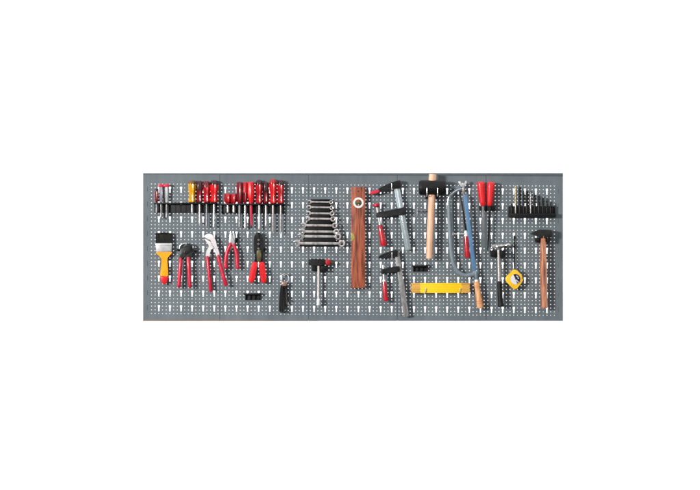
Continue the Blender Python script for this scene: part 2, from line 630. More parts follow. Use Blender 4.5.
def nut_driver(x, knob_w, label, mat):
    t = thing('nut_driver', label, 'nut driver', x, 218, SD)
    MB().prism(bez([(x - knob_w, 185.6), (x - knob_w * .5, 184.2), (x + knob_w * .5, 184.2), (x + knob_w, 185.6), (x + knob_w * .7, 187.0), (x - knob_w * .7, 187.0)], 4), DH - 6, DH + 6, 0.4).build('crossbar', 'crimson', t)
    MB().lathe((x, 187.0, DH), (x, 202.4, DH), [(0, 1.5), (.03, 1.75), (.66, 1.65), (.74, 1.35), (1, 1.2)], 18, 6, 0.1).build('barrel', mat, t)
    MB().lathe((x, 202.3, DH), (x, 217.6, DH), [(0, 1.0), (.62, 1.0), (.66, 1.35), (.98, 1.3), (1, 1.0)], 12).build('socket', 'grey_shaft', t)


nut_driver(161.5, 3.1, 'lilac-tinted metal nut driver with red crossbar beside the thin small red screwdriver', 'lilac_steel')
nut_driver(167.0, 3.3, 'white chrome nut driver with red crossbar beside the empty rack stretch', 'chrome')
screwdriver(192.4, 180.4, 202.5, 7.2, 213.0, 1.7, 'amber', 'amber_dark', 'amber yellow handled screwdriver, the only yellow one in the racks', 'bulb', 0.17)
screwdriver(199.9, 181.0, 202.5, 6.4, 224.0, 1.8, 'dark_red', 'maroon', 'dark red screwdriver with black-maroon top right next to the amber one', 'bulb', 0.45)
screwdriver(206.9, 181.2, 202.5, 6.6, 227.0, 1.8, 'red', 'dark_red', 'red screwdriver with dull blade, between the dark red and the wide bright red ones', 'bulb', 0.3, 'grey_shaft')
screwdriver(214.4, 180.4, 202.5, 7.8, 227.2, 1.9, 'bright_red', 'maroon', 'wide bright red screwdriver with dark top at the right end of the first rack', 'bulb', 0.2, 'shaft', lean=-0.012)
screwdriver(228.0, 193.6, 203.5, 6.2, 212.6, 2.1, 'red', None, 'left one of two stubby short red screwdrivers', 'stub')
screwdriver(233.9, 193.8, 203.5, 5.2, 212.6, 2.1, 'red', None, 'right one of two stubby short red screwdrivers', 'stub')
screwdriver(239.7, 182.0, 203.5, 5.7, 227.5, 2.0, 'dark_red', None, 'deep red straight-handled screwdriver with dull grey blade next to the stubby ones', 'straight', smat='grey_shaft')
screwdriver(245.4, 182.2, 203.5, 4.2, 228.5, 1.9, 'dark_red', 'red', 'slim deep red screwdriver with a pale blade left of the all-red insulated one', 'straight', 0.5)

t = thing('insulated_screwdriver', 'all-red insulated screwdriver with red-sleeved tapering shaft', 'screwdriver', 251.4, 229, SD)
MB().lathe((251.0, 182.0, DH), (251.3, 203.5, DH), [(0, 2.6), (.02, 3.2), (.05, 3.45), (.6, 3.45), (.78, 2.9), (.9, 2.2), (1, 1.7)], 24, 8, 0.04).build('handle', 'bright_red', t)
s = MB().lathe((251.3, 203.3, DH), (251.7, 225.6, DH), [(0, 1.7), (.5, 1.35), (1, 1.0)], 14).build('sleeve', 'shaft_red', t)
MB().lathe((251.7, 225.4, DH), (251.8, 228.8, DH), [(0, .7), (.6, .65), (1, .5)], 10).build('tip', 'black_steel', t)

screwdriver(259.4, 180.0, 203.5, 6.6, 229.6, 1.8, 'red', 'maroon', 'red screwdriver with dark domed top just right of the insulated one', 'bulb', 0.2)
screwdriver(266.1, 182.0, 203.5, 5.0, 226.2, 1.5, 'dark_red', 'maroon', 'slim maroon screwdriver with a thin bright blade in the second rack', 'bulb', 0.5)
screwdriver(273.2, 179.2, 203.5, 6.8, 233.2, 1.9, 'bright_red', 'red', 'tallest bright red screwdriver, second from the right end of the second rack', 'bulb', 0.2, tip='cross')
screwdriver(280.9, 180.2, 203.5, 6.2, 234.2, 1.8, 'red', 'maroon', 'red screwdriver with longest blade at the right end of the second rack', 'bulb', 0.22, tip='cross')

# ------------------------------------------------------------------ paint brush
t = thing('paint_brush', 'flat paint brush with black bristles and orange handle with red tip', 'paint brush', 164, 284.3)
q = MB()
for i in range(58):
    for j in range(4):
        x = 156.1 + 16.3 * (i + random.uniform(-.3, .3)) / 57
        top = 232.4 + random.uniform(-.2, .7) + 0.6 * abs(x - 164.2) / 8
        d = 10 + j * 4.0
        q.tube([(164.2 + (x - 164.2) * 0.97, 245, d), (x + random.uniform(-.12, .12), top, d + random.uniform(-.8, .8))], [0.2, 0.14], 4)
q.box(156.6, 234.5, 171.9, 245, 11, 22, 0.3)
q.build('bristles', 'bristle', t)
MB().prism([(156.3, 243.2), (172.2, 243.2), (172.5, 244.4), (172.0, 252.0), (157.0, 252.0), (156.0, 244.4)], 7, 26, 0.8, 3).build('ferrule', 'chrome', t)
q = MB()
for y in (245.2, 250.6):
    q.box(156.7, y, 171.9, y + .5, 26.05, 26.7, 0.1)
for x in (158.6, 163.9, 169.3):
    q.lathe((x, 248.0, 26.0), (x, 248.0, 27.2), [(0, .45), (.6, .4), (1, .15)], 8)
q.build('crimp', 'steel', t)
hp = [(157.3, 252.1), (171.6, 252.1), (171.2, 254.2), (168.6, 256.6), (167.7, 260), (168.0, 266), (168.4, 272), (168.0, 276.3),
      (161.1, 276.0), (160.9, 271), (161.7, 265), (161.9, 260), (161.0, 256.8), (158.2, 254.6)]
MB().prism(bez(hp, 4), 9, 24, 1.1, 3).build('handle', 'orange', t)
MB().prism(bez([(161.05, 276.25), (168.0, 276.5), (167.5, 281), (166.2, 283.8), (163.6, 284.2), (161.9, 282), (161.2, 279)], 4), 9.1, 24.2, 1.0, 3).build('handle_tip', 'bright_red', t)
wire_hook(164.4, 267.0, 8, 'short black hook behind the orange brush handle')

# ------------------------------------------------------------------ pincers with black head
t = thing('pincers', 'end-cutting pincers with black jaws and two straight crimson handles', 'pincers', 185, 288)
for sgn, pts in ((0, [(186.2, 254.2), (183.0, 250.5), (180.0, 248.6), (180.2, 246.0), (183.0, 244.0), (185.4, 243.6), (184.4, 245.6), (183.6, 247.6), (185.6, 248.8), (188.8, 250.5), (190.6, 253.0), (190.2, 258.5), (187.6, 259.5)]),
                 (1, [(185.2, 249.6), (189.6, 248.4), (190.2, 246.6), (188.8, 244.9), (186.4, 243.9), (187.2, 243.2), (190.6, 243.8), (193.0, 246.2), (192.8, 249.6), (190.2, 252.4), (186.4, 254.6), (183.2, 259.5), (180.0, 258.6), (181.6, 254.0)])):
    MB().prism(bez(pts, 3), 20 + sgn * 4, 30 + sgn * 4, 0.5).build('jaw', 'black_iron', t)
MB().prism(bez([(180.4, 250.2), (184.6, 246.8), (190.6, 246.8), (194.6, 249.6), (194.6, 254.4), (191.6, 256.4), (190.6, 259.4), (187.4, 259.6), (186.2, 256.2), (184.0, 259.2), (180.6, 258.8), (181.0, 254.6)], 3), 22, 32, 0.6).build('joint_boss', 'black_iron', t)
MB().annulus(186.6, 252.2, 1.9, 0.9, 33, 37, 18).build('pivot', 'black_steel', t)
MB().tube([(180.0, 248.6, 33), (180.4, 246.2, 34), (182.4, 244.2, 35), (185.0, 243.4, 35), (187.6, 243.6, 35)], 0.55, 8).build('cutting_edge', 'chrome', t)
MB().lathe((181.4, 256.8, 27), (179.3, 287.6, 27), [(0, 1.4), (.04, 1.95), (.4, 1.95), (.9, 2.0), (.97, 1.7), (1, .9)], 16).build('handle', 'crimson', t)
MB().lathe((188.7, 257.0, 29), (190.5, 287.9, 29), [(0, 1.4), (.04, 1.95), (.4, 1.95), (.9, 2.0), (.97, 1.7), (1, .9)], 16).build('handle', 'crimson', t)
t = thing('tool_holder', 'black twin-arm bracket behind the pincers head', 'tool holder', 186, 253, 'black clip holders')
MB().box(182, 248.8, 191.5, 254.2, 0.1, 5, 0.3).build('back_plate', 'black', t)
MB().tube([(184, 250.3, 5), (179.5, 250.2, 15), (177.4, 250.0, 22)], 1.0, 8).build('arm', 'black_steel', t)
MB().tube([(190.5, 250.8, 5), (194.4, 251.2, 15), (197.4, 251.6, 21)], 1.0, 8).build('arm', 'black_steel', t)

# ------------------------------------------------------------------ water pump pliers
t = thing('water_pump_pliers', 'chrome water pump pliers hanging open with long thin red handles', 'pliers', 216, 292)
MB().prism(bez([(204.8, 237.0), (206.2, 234.8), (209.6, 233.6), (213.2, 235.2), (215.6, 239.4), (217.4, 246.0), (219.8, 254.0), (219.4, 257), (217.0, 256.6), (215.2, 251), (213.0, 245.6),
               (211.4, 241.4), (209.4, 239.0), (206.8, 238.2)], 3), 24, 34, 0.6, 3).build('jaw_lever', 'nickel', t)
MB().prism(bez([(205.0, 239.0), (207.2, 239.6), (209.8, 241.0), (212.4, 243.6), (213.8, 246.4), (213.4, 248.8), (211.8, 249.0), (210.2, 252.0), (209.4, 258), (206.4, 258.4), (206.4, 252.6), (208.2, 248.0), (209.4, 245.6), (207.0, 242.4)], 3), 16, 23.6, 0.5, 3).build('jaw_lever', 'nickel', t)
q = MB()
for k in range(4):
    q.annulus(211.9 + k * .75, 243.6 + k * 1.5, 0.65, 0.3, 34.05, 35, 10)
q.build('adjusting_slot', 'grey_shaft', t)
MB().lathe((211.6, 243.4, 34), (211.6, 243.4, 37), [(0, 1.4), (.8, 1.3), (1, .7)], 14).build('pivot', 'steel', t)
MB().lathe((207.5, 256.0, 20), (211.2, 291.8, 20), [(0, 1.5), (.03, 1.85), (.6, 1.75), (.95, 1.75), (1, .9)], 16, flat=1.2).build('handle', 'crimson', t)
MB().tube([(218.3, 254.8, 29), (219.4, 260, 29), (221.2, 267, 29), (223.6, 275.5, 29), (226.3, 284.6, 29), (226.7, 285.9, 29)], [1.6, 1.9, 1.9, 1.95, 2.0, 1.1], 16).build('handle', 'crimson', t)
wire_hook(210.6, 256.6, 30, 'thin steel hook between the legs of the water pump pliers', 'steel', 0.4)

# ------------------------------------------------------------------ small combination pliers
t = thing('diagonal_pliers', 'small bright-jawed pliers with bowed crimson handles beside the water pump pliers', 'pliers', 232, 270)
MB().prism(bez([(230.6, 231.6), (231.5, 231.4), (232.2, 236.8), (234.4, 240.4), (234.8, 243.6), (231.6, 244.6), (229.4, 242.4), (229.6, 238.6)], 3), 18, 30, 0.5).build('jaw', 'chrome', t)
MB().prism(bez([(233.2, 231.8), (234.1, 232.0), (235.2, 236.4), (235.0, 240.6), (233.4, 244.8), (230.6, 244.2), (230.4, 241.2), (232.8, 237.6)], 3), 14, 26, 0.5).build('jaw', 'chrome', t)
MB().lathe((232.3, 241.2, 29.5), (232.3, 241.2, 33), [(0, 1.5), (.8, 1.4), (1, .8)], 14).build('pivot', 'steel', t)
MB().tube(bez([(231.6, 242.4, 25), (229.4, 247.5, 25), (227.2, 253, 25), (226.2, 259, 25), (225.8, 265, 25), (226.4, 268.8, 25)], 3, False), [1.3] + [1.8] * 4 + [2.0] * 10 + [1.3], 14).build('handle', 'crimson', t)
MB().tube(bez([(233.0, 242.6, 23), (235.0, 247.5, 23), (236.8, 253, 23), (237.4, 259, 23), (237.6, 265, 23), (238.4, 269.2, 23)], 3, False), [1.3] + [1.8] * 4 + [2.0] * 10 + [1.3], 14).build('handle', 'crimson', t)
MB().tube(bez([(230.2, 249, 24), (231.8, 254, 24), (234.6, 249, 23)], 4, False), 0.35, 6).build('spring', 'black_steel', t)
wire_hook(236.8, 240.0, 26, 'black hook carrying the small bright-jawed pliers', 'black_steel', 0.6)

# ------------------------------------------------------------------ crimping pliers
t = thing('crimping_pliers', 'dark crimping pliers with rounded flat head and short fat bright red grips', 'pliers', 258, 283)
MB().prism(bez([(257.8, 232.7), (260.4, 233.0), (262.8, 236.2), (264.0, 242), (263.8, 250), (262.8, 257), (263.0, 263.5), (259.6, 263.5), (258.4, 256), (258.4, 246), (258.2, 238)], 3), 20, 25, 0.3).build('jaw_plate', 'black_steel', t)
MB().prism(bez([(258.8, 232.8), (256.4, 233.2), (254.6, 236.6), (253.8, 243), (254.2, 251), (255.4, 257), (254.2, 263.5), (257.8, 263.5), (258.9, 256), (259.2, 247), (259.0, 238)], 3), 25.2, 30, 0.3).build('jaw_plate', 'black_steel', t)
q = MB()
for y in (240.0, 244.0, 248.6):
    q.annulus(258.9, y, 0.95, 0.45, 30.1, 31.0, 12)
q.build('crimp_die', 'grey_shaft', t)
MB().prism(bez([(257.4, 250.6), (261.2, 250.4), (261.6, 256), (261.0, 261.4), (257.8, 261.4), (257.0, 256)], 3), 30.1, 31.4, 0.3).build('face_plate', 'brass', t)
MB().prism(bez([(252.6, 262.6), (257.2, 262.0), (257.6, 265), (256.2, 272), (254.6, 280.5), (252.0, 282.9), (249.3, 281.2), (249.6, 276), (251.2, 268)], 4), 20, 33, 0.9, 3).build('grip', 'bright_red', t)
MB().prism(bez([(259.8, 262.2), (264.2, 262.4), (265.4, 268), (266.3, 276), (266.6, 281.2), (264.2, 283.2), (261.4, 281.4), (260.0, 273), (259.0, 266)], 4), 17, 30, 0.9, 3).build('grip', 'bright_red', t)
wire_hook(264.6, 249.4, 20, 'short black hook beside the crimping pliers head')

# ------------------------------------------------------------------ empty holders
def bar_holder(x0, y0, x1, y1, label):
    t = thing('tool_holder', label, 'tool holder', (x0 + x1) / 2, y1, 'black clip holders')
    MB().box(x0 + .4, y0 + .3, x1 - .4, y1, 0.1, 5, 0.3).build('back_plate', 'charcoal', t)
    MB().prism([(x0 - .9, y0 + .2), (x0 + 2, y0 + .7), (x1 - 2, y0), (x1 + .2, y0 - .1), (x1 + .2, y0 + 2.0), (x0, y0 + 2.0)], 5.05, 24, 0.25).build('shelf', 'black', t)
    q = MB()
    n = 4
    for i in range(n):
        x = x0 + 0.6 + (x1 - x0 - 2.4) * i / (n - 1)
        q.box(x, y0 + 2.05, x + 1.2, y1 - .3, 5.05, 13, 0.2)
    q.build('rib', 'black', t)
    return t


bar_holder(244.6, 293.0, 260.6, 300.0, 'empty black holder under the crimping pliers')
bar_holder(412.4, 265.0, 427.8, 271.6, 'empty black holder under the rubber mallet handle')

# ------------------------------------------------------------------ hex keys on a ring
t = thing('hex_key_set', 'bunch of black hex keys hanging from a bright wire ring', 'hex keys', 284, 313)
ringp = [(284.6 + 4.3 * math.cos(a), 278.4 + 4.4 * math.sin(a), 18 + 3 * math.sin(a * 2)) for a in [2 * math.pi * i / 24 for i in range(25)]]
MB().tube(ringp, 0.45, 8).build('ring', 'chrome', t)
MB().prism(bez([(282.4, 282.2), (286.4, 282.2), (287.0, 284.0), (286.2, 285.8), (282.8, 285.8), (282.0, 284.0)], 3), 10, 27, 0.4).build('collar', 'copper', t)
for i in range(8):
    f = i / 7
    x0, x1 = 282.4 + 3.6 * f, 279.8 + 8.6 * f
    L = 311.6 - (i % 2) * 1.6 - max(0, i - 3) * 2.3
    d = 12 + (i % 3) * 5.5
    rr = 0.98 - 0.055 * i
    xm = x0 + (x1 - x0) * 0.92
    MB().tube(bez([(x0, 284.2, d), (x0 + (x1 - x0) * .5, 290, d), (x0 + (x1 - x0) * .8, 298, d), (xm, L - 2.2, d), (xm + .5, L - .6, d), (xm + 1.5, L, d + .4), (xm + 3.0 - i * .12, L + .1, d + 1)], 4, False), rr, 6).build('hex_key', 'bit_black' if i not in (3, 6) else 'grey_shaft', t)
wire_hook(284.8, 275.2, 28, 'steel hook from which the ring of hex keys hangs', 'steel', 0.45, 2.4)

# ------------------------------------------------------------------ wrench holder and wrenches
WR = [(202.1, 307.6, 333.2), (207.4, 307.0, 334.0), (213.4, 306.2, 334.6), (218.8, 305.0, 335.6), (225.4, 300.6, 337.6), (231.6, 299.0, 339.4), (236.4, 297.6, 341.2), (243.3, 293.4, 345.2)]
t = thing('wrench_holder', 'black stepped holder behind the row of combination wrenches', 'tool holder', 320, 246, 'black clip holders')
MB().prism([(309.0, 199.4), (331.0, 199.4), (333.0, 220), (337.0, 246.2), (303.0, 246.2), (307.4, 220)], 0.1, 6, 0.3).build('back_plate', 'black', t)
for i, (y, a, b) in enumerate(WR):
    yn = WR[i + 1][0] if i < 7 else y + 3.6
    xa, xb = a + 3.4 + i * .35, b - 4.0 - i * .35
    MB().prism([(xa, y + 1.3), (xb, y + 1.3), (xb + .2, yn - 1.0), (xa - .2, yn - 1.0)], 6.05, 24, 0.3).build('shelf', 'black', t)
MB().box(310.6, 199.2, 329.6, 201.0, 6.05, 22, 0.3).build('top_lip', 'black', t)
for x in (314, 322.4):
    MB().lathe((x, 222.4, 24), (x, 222.4, 25.5), [(0, .8), (.7, .7), (1, .3)], 10).build('screw', 'steel', t)
WORDS = ['topmost and shortest steel combination wrench in the black holder',
         'second steel combination wrench from the top of the black holder',
         'third steel combination wrench from the top of the black holder',
         'fourth steel combination wrench from the top, just above the wide gap with two screws',
         'fourth steel combination wrench from the bottom, below the two screws',
         'third steel combination wrench from the bottom of the black holder',
         'second largest steel combination wrench, just above the bottom one',
         'largest steel combination wrench with big open jaw at the bottom of the holder']
for i, (y, a, b) in enumerate(WR):
    k = i / 7
    h = 0.78 + 0.55 * k                       # half width of the shank
    R = 2.1 + 1.5 * k
    t = thing('combination_wrench', WORDS[i], 'wrench', (a + b) / 2, y, 'steel wrenches in the black holder')
    tilt = 0.012
    cy0, cy1 = y - .1, y + .25
    MB().prism([(a + R * 1.3, cy0 - h), (b - R * 1.2, cy1 - h * .9), (b - R * 1.2, cy1 + h * .9), (a + R * 1.3, cy0 + h)], 25, 29.5, 0.35, 3).build('shank', 'wrench', t)
    cx = a + R
    th = math.radians(180 - 15)
    g = R * 0.52
    arc = []
    for s in range(19):
        an = th + math.radians(33) + (2 * math.pi - math.radians(66)) * s / 18
        arc.append((cx + R * math.cos(an), cy0 + R * math.sin(an)))
    dx, dy = math.cos(th), math.sin(th)
    px, py = -dy, dx
    n1 = (cx - dx * R * .1 - px * g, cy0 - dy * R * .1 - py * g)
    n2 = (cx - dx * R * .1 + px * g, cy0 - dy * R * .1 + py * g)
    nm = (cx - dx * R * .45, cy0 - dy * R * .45)
    MB().prism(arc + [n1, nm, n2], 24, 31, 0.2).build('open_jaw', 'wrench', t)
    MB().annulus(b - R * .95, cy1 + .1, R * .95, R * .5, 23.5, 31.5, 24).build('ring_end', 'wrench', t)

# ------------------------------------------------------------------ T-handle wrench
t = thing('socket_wrench', 'T-handle socket wrench with black and red grip and pale shaft', 'socket wrench', 319, 305.6)
MB().prism(bez([(308.6, 260.6), (310.6, 259.0), (318, 258.9), (325.6, 259.5), (325.6, 264.9), (318, 265.6), (311, 265.4), (308.8, 264.2)], 3), 16, 40, 0.9, 3).build('grip', 'black_soft', t)
MB().prism([(325.7, 259.3), (330.0, 259.6), (330.5, 260.4), (330.3, 264.8), (325.7, 265.1)], 15.6, 40.4, 0.7, 3).build('collar', 'red', t)
MB().lathe((330.2, 262.4, 28), (333.8, 262.6, 28), [(0, 1.7), (.7, 1.6), (.85, 1.2), (1, 1.0)], 14).build('drive_end', 'brass', t)
MB().lathe((318.7, 265.0, 28), (318.5, 299.0, 28), [(0, 1.6), (.05, 1.5), (1, 1.45)], 14).build('shaft', 'shaft', t)
MB().lathe((318.5, 298.6, 28), (318.4, 305.4, 28), [(0, 1.6), (.1, 2.1), (.93, 2.1), (1, 1.7)], 16).build('socket', 'chrome', t)
clip_holder(311.4, 265.4, 327.4, 270.9, 'black clip holder under the T-handle socket wrench grip', (318.9, 2.0), 34)

# ------------------------------------------------------------------ spirit level
t = thing('spirit_level', 'mahogany wooden spirit level with round white-rimmed bubble window, hung upright', 'spirit level', 358, 288.2)
lev = MB()
lev.prism([(350.9, 187.2), (365.2, 187.2), (365.3, 287.9), (351.0, 287.9)], 5, 30, 0.25)
lev.build('body', 'level_wood', t)
b = MB().annulus(358.4, 202.9, 5.25, 3.35, 30.05, 32.2, 36).build('bezel', 'white', t)
q = MB().lathe((358.4, 202.9, 30.02), (358.4, 202.9, 30.9), [(0, 3.3), (1, 3.25)], 28).build('window', 'vial_dark', t)
MB().lathe((355.6, 203.4, 31.0), (361.2, 203.4, 31.0), [(0, .8), (.06, 1.15), (.94, 1.15), (1, .8)], 14).build('vial', 'vial', q)
MB().box(358.0, 202.4, 359.0, 205.6, 32.0, 33.0, 0.1).build('bubble_mark', 'label_white', q)
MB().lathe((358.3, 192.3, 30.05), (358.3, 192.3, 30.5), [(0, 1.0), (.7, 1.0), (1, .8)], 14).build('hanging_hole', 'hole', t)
MB().prism(bez([(351.0, 233.6), (352.6, 233.2), (354.0, 235), (354.6, 237), (354.0, 239.2), (352.4, 240.6), (351.0, 240.4)], 3), 30.05, 31.2, 0.15).build('edge_vial', 'vial_yellow', t)
wire_hook(358.3, 191.9, 33, 'dark peg through the hanging hole of the wooden spirit level', 'black_steel', 0.42, 1.0)

# ------------------------------------------------------------------ bar clamps
CL = 'bar clamps hanging on the board'
t = thing('bar_clamp', 'larger bar clamp with bright steel rail and red-padded jaws', 'clamp', 390, 251, CL)
MB().band([(396.2, 185.0), (408.2, 250.0)], 5.9, 20, 27, 0.3).build('rail', 'bar_blue', t)
MB().band([(396.3, 186.2), (408.1, 249.4)], 1.5, 27.05, 28.0, 0.2).build('rail_groove', 'chrome', t)
MB().prism(bez([(400.2, 181.2), (400.4, 187.6), (397.0, 188.4), (388, 189.4), (380.6, 192.2), (377.8, 192.6), (377.2, 190.0), (381.0, 187.2), (388.4, 183.8), (394.4, 181.6), (398.8, 180.6)], 4), 14, 36, 0.6, 3).build('fixed_jaw', 'black_iron', t)
MB().prism(bez([(369.6, 193.2), (371.4, 191.4), (377.6, 189.9), (379.4, 190.8), (378.6, 192.6), (372.4, 194.4), (370.0, 194.5)], 3), 13, 37, 0.5, 3).build('pad', 'crimson', t)
MB().prism(bez([(376.2, 213.6), (379.0, 212.0), (388, 210.6), (398, 208.6), (405.2, 207.2), (406.0, 209), (405.8, 213.8), (403.0, 215.0), (394, 215.4), (384, 217.2), (378.4, 217.8), (376.0, 216.4)], 4), 12, 38, 0.6, 3).build('sliding_arm', 'black_iron', t)
MB().lathe((376.2, 203.6, 26), (376.8, 207.4, 26), [(0, 2.4), (.1, 3.6), (.55, 3.6), (.85, 2.0), (1, 1.4)], 20).build('swivel_pad', 'crimson', t)
MB().lathe((376.8, 207.2, 26), (380.0, 226.0, 26), [(0, 1.25)] + [(0.05 + 0.9 * k / 30, 1.25 if k % 2 else 1.05) for k in range(31)] + [(1, 1.2)], 14).build('spindle', 'chrome', t)
MB().lathe((379.8, 225.0, 26), (383.9, 246.0, 26), [(0, 1.6), (.05, 2.2), (.3, 2.6), (.7, 3.0), (.94, 3.2), (.985, 2.9), (1, 2.2)], 18, 8, 0.04).build('handle', 'red_wood', t)
wire_hook(391.6, 189.6, 40, 'bright hook under the fixed jaw of the larger bar clamp', 'chrome', 0.4, 6.0)

t = thing('bar_clamp', 'smaller bar clamp with worn grey rail and red handle', 'clamp', 394, 317, CL)
MB().band([(396.6, 252.0), (401.0, 281), (406.2, 316.4)], [4.6, 5.0, 5.6], 20, 26, 0.3).build('rail', 'bar_worn', t)
MB().prism(bez([(378.0, 257.4), (379.6, 255.6), (386, 252.6), (393, 250.4), (396.2, 249.9), (397.6, 251.6), (397.0, 256.4), (394.0, 256.6), (388, 256.0), (382, 257.6), (379.2, 258.4)], 4), 14, 34, 0.5, 3).build('fixed_jaw', 'black_iron', t)
MB().prism(bez([(380.8, 269.6), (384.0, 268.6), (391, 267.2), (398.0, 266.0), (399.4, 267.4), (399.0, 271.0), (394, 271.8), (387, 272.6), (383.0, 274.0), (381.0, 273.0)], 4), 12, 36, 0.6, 3).build('sliding_arm', 'black_iron', t)
MB().lathe((383.0, 264.8, 26), (383.9, 281.6, 26), [(0, .8), (.04, 1.1)] + [(0.08 + 0.86 * k / 24, 1.15 if k % 2 else .95) for k in range(25)] + [(1, 1.1)], 12).build('spindle', 'chrome', t)
MB().lathe((383.8, 279.6, 26), (383.95, 281.6, 26), [(0, 1.3), (.2, 1.6), (1, 1.8)], 16).build('collar', 'white', t)
MB().lathe((383.9, 281.4, 26), (386.0, 301.0, 26), [(0, 1.8), (.08, 2.1), (.5, 2.35), (.92, 2.55), (.98, 2.3), (1, 1.8)], 18, 8, 0.04).build('handle', 'red_wood', t)
wire_hook(391.8, 257.4, 38, 'bright hook under the fixed jaw of the smaller bar clamp', 'chrome', 0.4, 5.0)

# ------------------------------------------------------------------ rubber mallet
t = thing('rubber_mallet', 'big black rubber mallet with pale ash wood handle, head up', 'mallet', 430, 259)
MB().lathe((418.6, 187.9, 44), (445.4, 187.9, 44), [(0, 5.4), (.015, 6.6), (.05, 7.3), (.1, 7.5), (.9, 7.5), (.95, 7.3), (.985, 6.6), (1, 5.4)], 36).build('head', 'black_soft', t)
MB().tube([(432.35, 174.4, 44), (432.0, 181.0, 44)], [3.6, 3.75], 20, 0.8).build('handle_end', 'mallet_wood', t)
MB().tube(bez([(431.6, 194.6, 44), (430.9, 212, 44), (430.0, 230, 44), (429.2, 248, 44), (428.9, 257, 44), (428.85, 258.6, 44)], 4, False), [3.4] * 8 + [3.3] * 4 + [3.25] * 4 + [3.3] * 4 + [2.7], 20, 0.8).build('handle', 'mallet_wood', t)
for x, wd in ((426.4, 'left'), (437.0, 'right')):
    t = thing('wire_hook', 'bright bent steel prong under the mallet head, %s of its handle' % wd, 'hook', x, 198, 'hooks holding tools on the board')
    MB().box(x - 1.3, 194.8, x + 1.3, 199.0, 0.1, 2.4, 0.2).build('plate', 'black_steel', t)
    MB().tube([(x, 196.3, 2.2), (x, 196.3, 60), (x, 196.1, 73), (x, 195.2, 76), (x, 192.4, 76.5), (x, 188.6, 76.8)], 0.42, 8).build('prong', 'chrome', t)
t = thing('wire_hook', 'thin black wire hook left of the mallet handle below its head', 'hook', 417.6, 216, 'hooks holding tools on the board')
MB().box(416.8, 209.0, 418.2, 216, 0.1, 2.0, 0.1).build('plate', 'steel', t)
MB().tube([(417.6, 211.4, 2), (418.4, 211.4, 9), (422, 211.6, 12), (428.6, 211.5, 14)], 0.3, 6).build('prong', 'black_steel', t)

# ------------------------------------------------------------------ bow saw
t = thing('hacksaw', 'grey framed bow hacksaw with blue blade and turned beech handle', 'hacksaw', 465, 308)
path = bez([(461.6, 189.2), (456.6, 190.8), (451.4, 194.6), (448.8, 199.6), (448.6, 208), (449.2, 222), (450.2, 240), (451.4, 254), (453.4, 264), (457.4, 271.6), (463.6, 275.2), (470.0, 275.0), (475.8, 273.8)], 4, False)
n = len(path)
MB().tube([(x, y, 27) for x, y in path], [1.35 + 0.75 * min(1, i / (n * .35)) for i in range(n)], 12, 0.75).build('frame', 'saw_grey', t)
MB().tube([(x + (-1.0 if 8 < i else 0), y - .4, 33.5) for i, (x, y) in list(enumerate(path))[:16]], 0.42, 8).build('frame_edge', 'chrome', t)
MB().band([(464.6, 195.6), (474.0, 271.6)], 3.6, 30, 33, 0.2).build('blade', 'saw_blue', t)
q = MB()
for k in range(54):
    f = k / 53
    x, y = 464.6 + 9.4 * f + 1.9, 195.6 + 76 * f - .2
    q.prism([(x - .25, y - .7), (x + .55, y), (x - .25, y + .7)], 30.5, 32.5, 0)
q.build('teeth', 'saw_blue', t)
w_ = MB().lathe((462.6, 183.2, 27), (463.6, 196.2, 27), [(0, 1.0), (.35, 1.1), (.4, 1.6), (.75, 1.5), (.8, 1.1), (1, 1.0)], 14).build('tension_screw', 'steel', t)
MB().prism(bez([(458.2, 182.2), (459.6, 181.2), (461.6, 184.0), (463.0, 184.2), (465.2, 181.0), (466.6, 182.0), (465.2, 185.4), (463.4, 187.4), (461.2, 187.2), (459.4, 185.4)], 3), 24, 32, 0.5, 2).build('wing_nut', 'chrome', w_)
MB().box(450.6, 186.2, 461.2, 189.4, 16, 23, 0.5).build('hanging_lug', 'saw_grey', t)
MB().tube([(472.6, 272.4, 31), (476.2, 270.6, 31.5)], 0.5, 8).build('blade_pin', 'chrome', t)
MB().lathe((475.6, 271.8, 27), (476.3, 281.6, 27), [(0, 1.6), (.5, 2.1), (.55, 1.8), (1, 1.7)], 16).build('tang', 'saw_grey', t)
hd = MB().lathe((476.2, 281.4, 27), (480.2, 308.2, 27), [(0, 1.8), (.03, 2.6), (.09, 3.1), (.15, 3.2), (.2, 2.8), (.3, 2.7), (.5, 3.05), (.75, 3.3), (.92, 3.35), (.985, 2.9), (1, 2.2)], 22).build('handle', 'saw_wood', t)
MB().lathe((476.05, 279.6, 27), (476.25, 281.9, 27), [(0, 1.75), (.2, 2.0), (.85, 2.0), (1, 1.8)], 18).build('ferrule', 'white', hd)
q = MB()
for f in (.72, .79):
    q.lathe((476.2 + 4 * f, 281.4 + 26.8 * f, 27), (476.2 + 4 * (f + .02), 281.4 + 26.8 * (f + .02), 27), [(0, 3.28), (.2, 3.42), (.8, 3.42), (1, 3.28)], 22)
q.build('painted_ring', 'ring_orange', hd)
wire_hook(455.6, 186.4, 16, 'hook bearing the hanging lug of the bow hacksaw', 'steel', 0.6, 1.6)

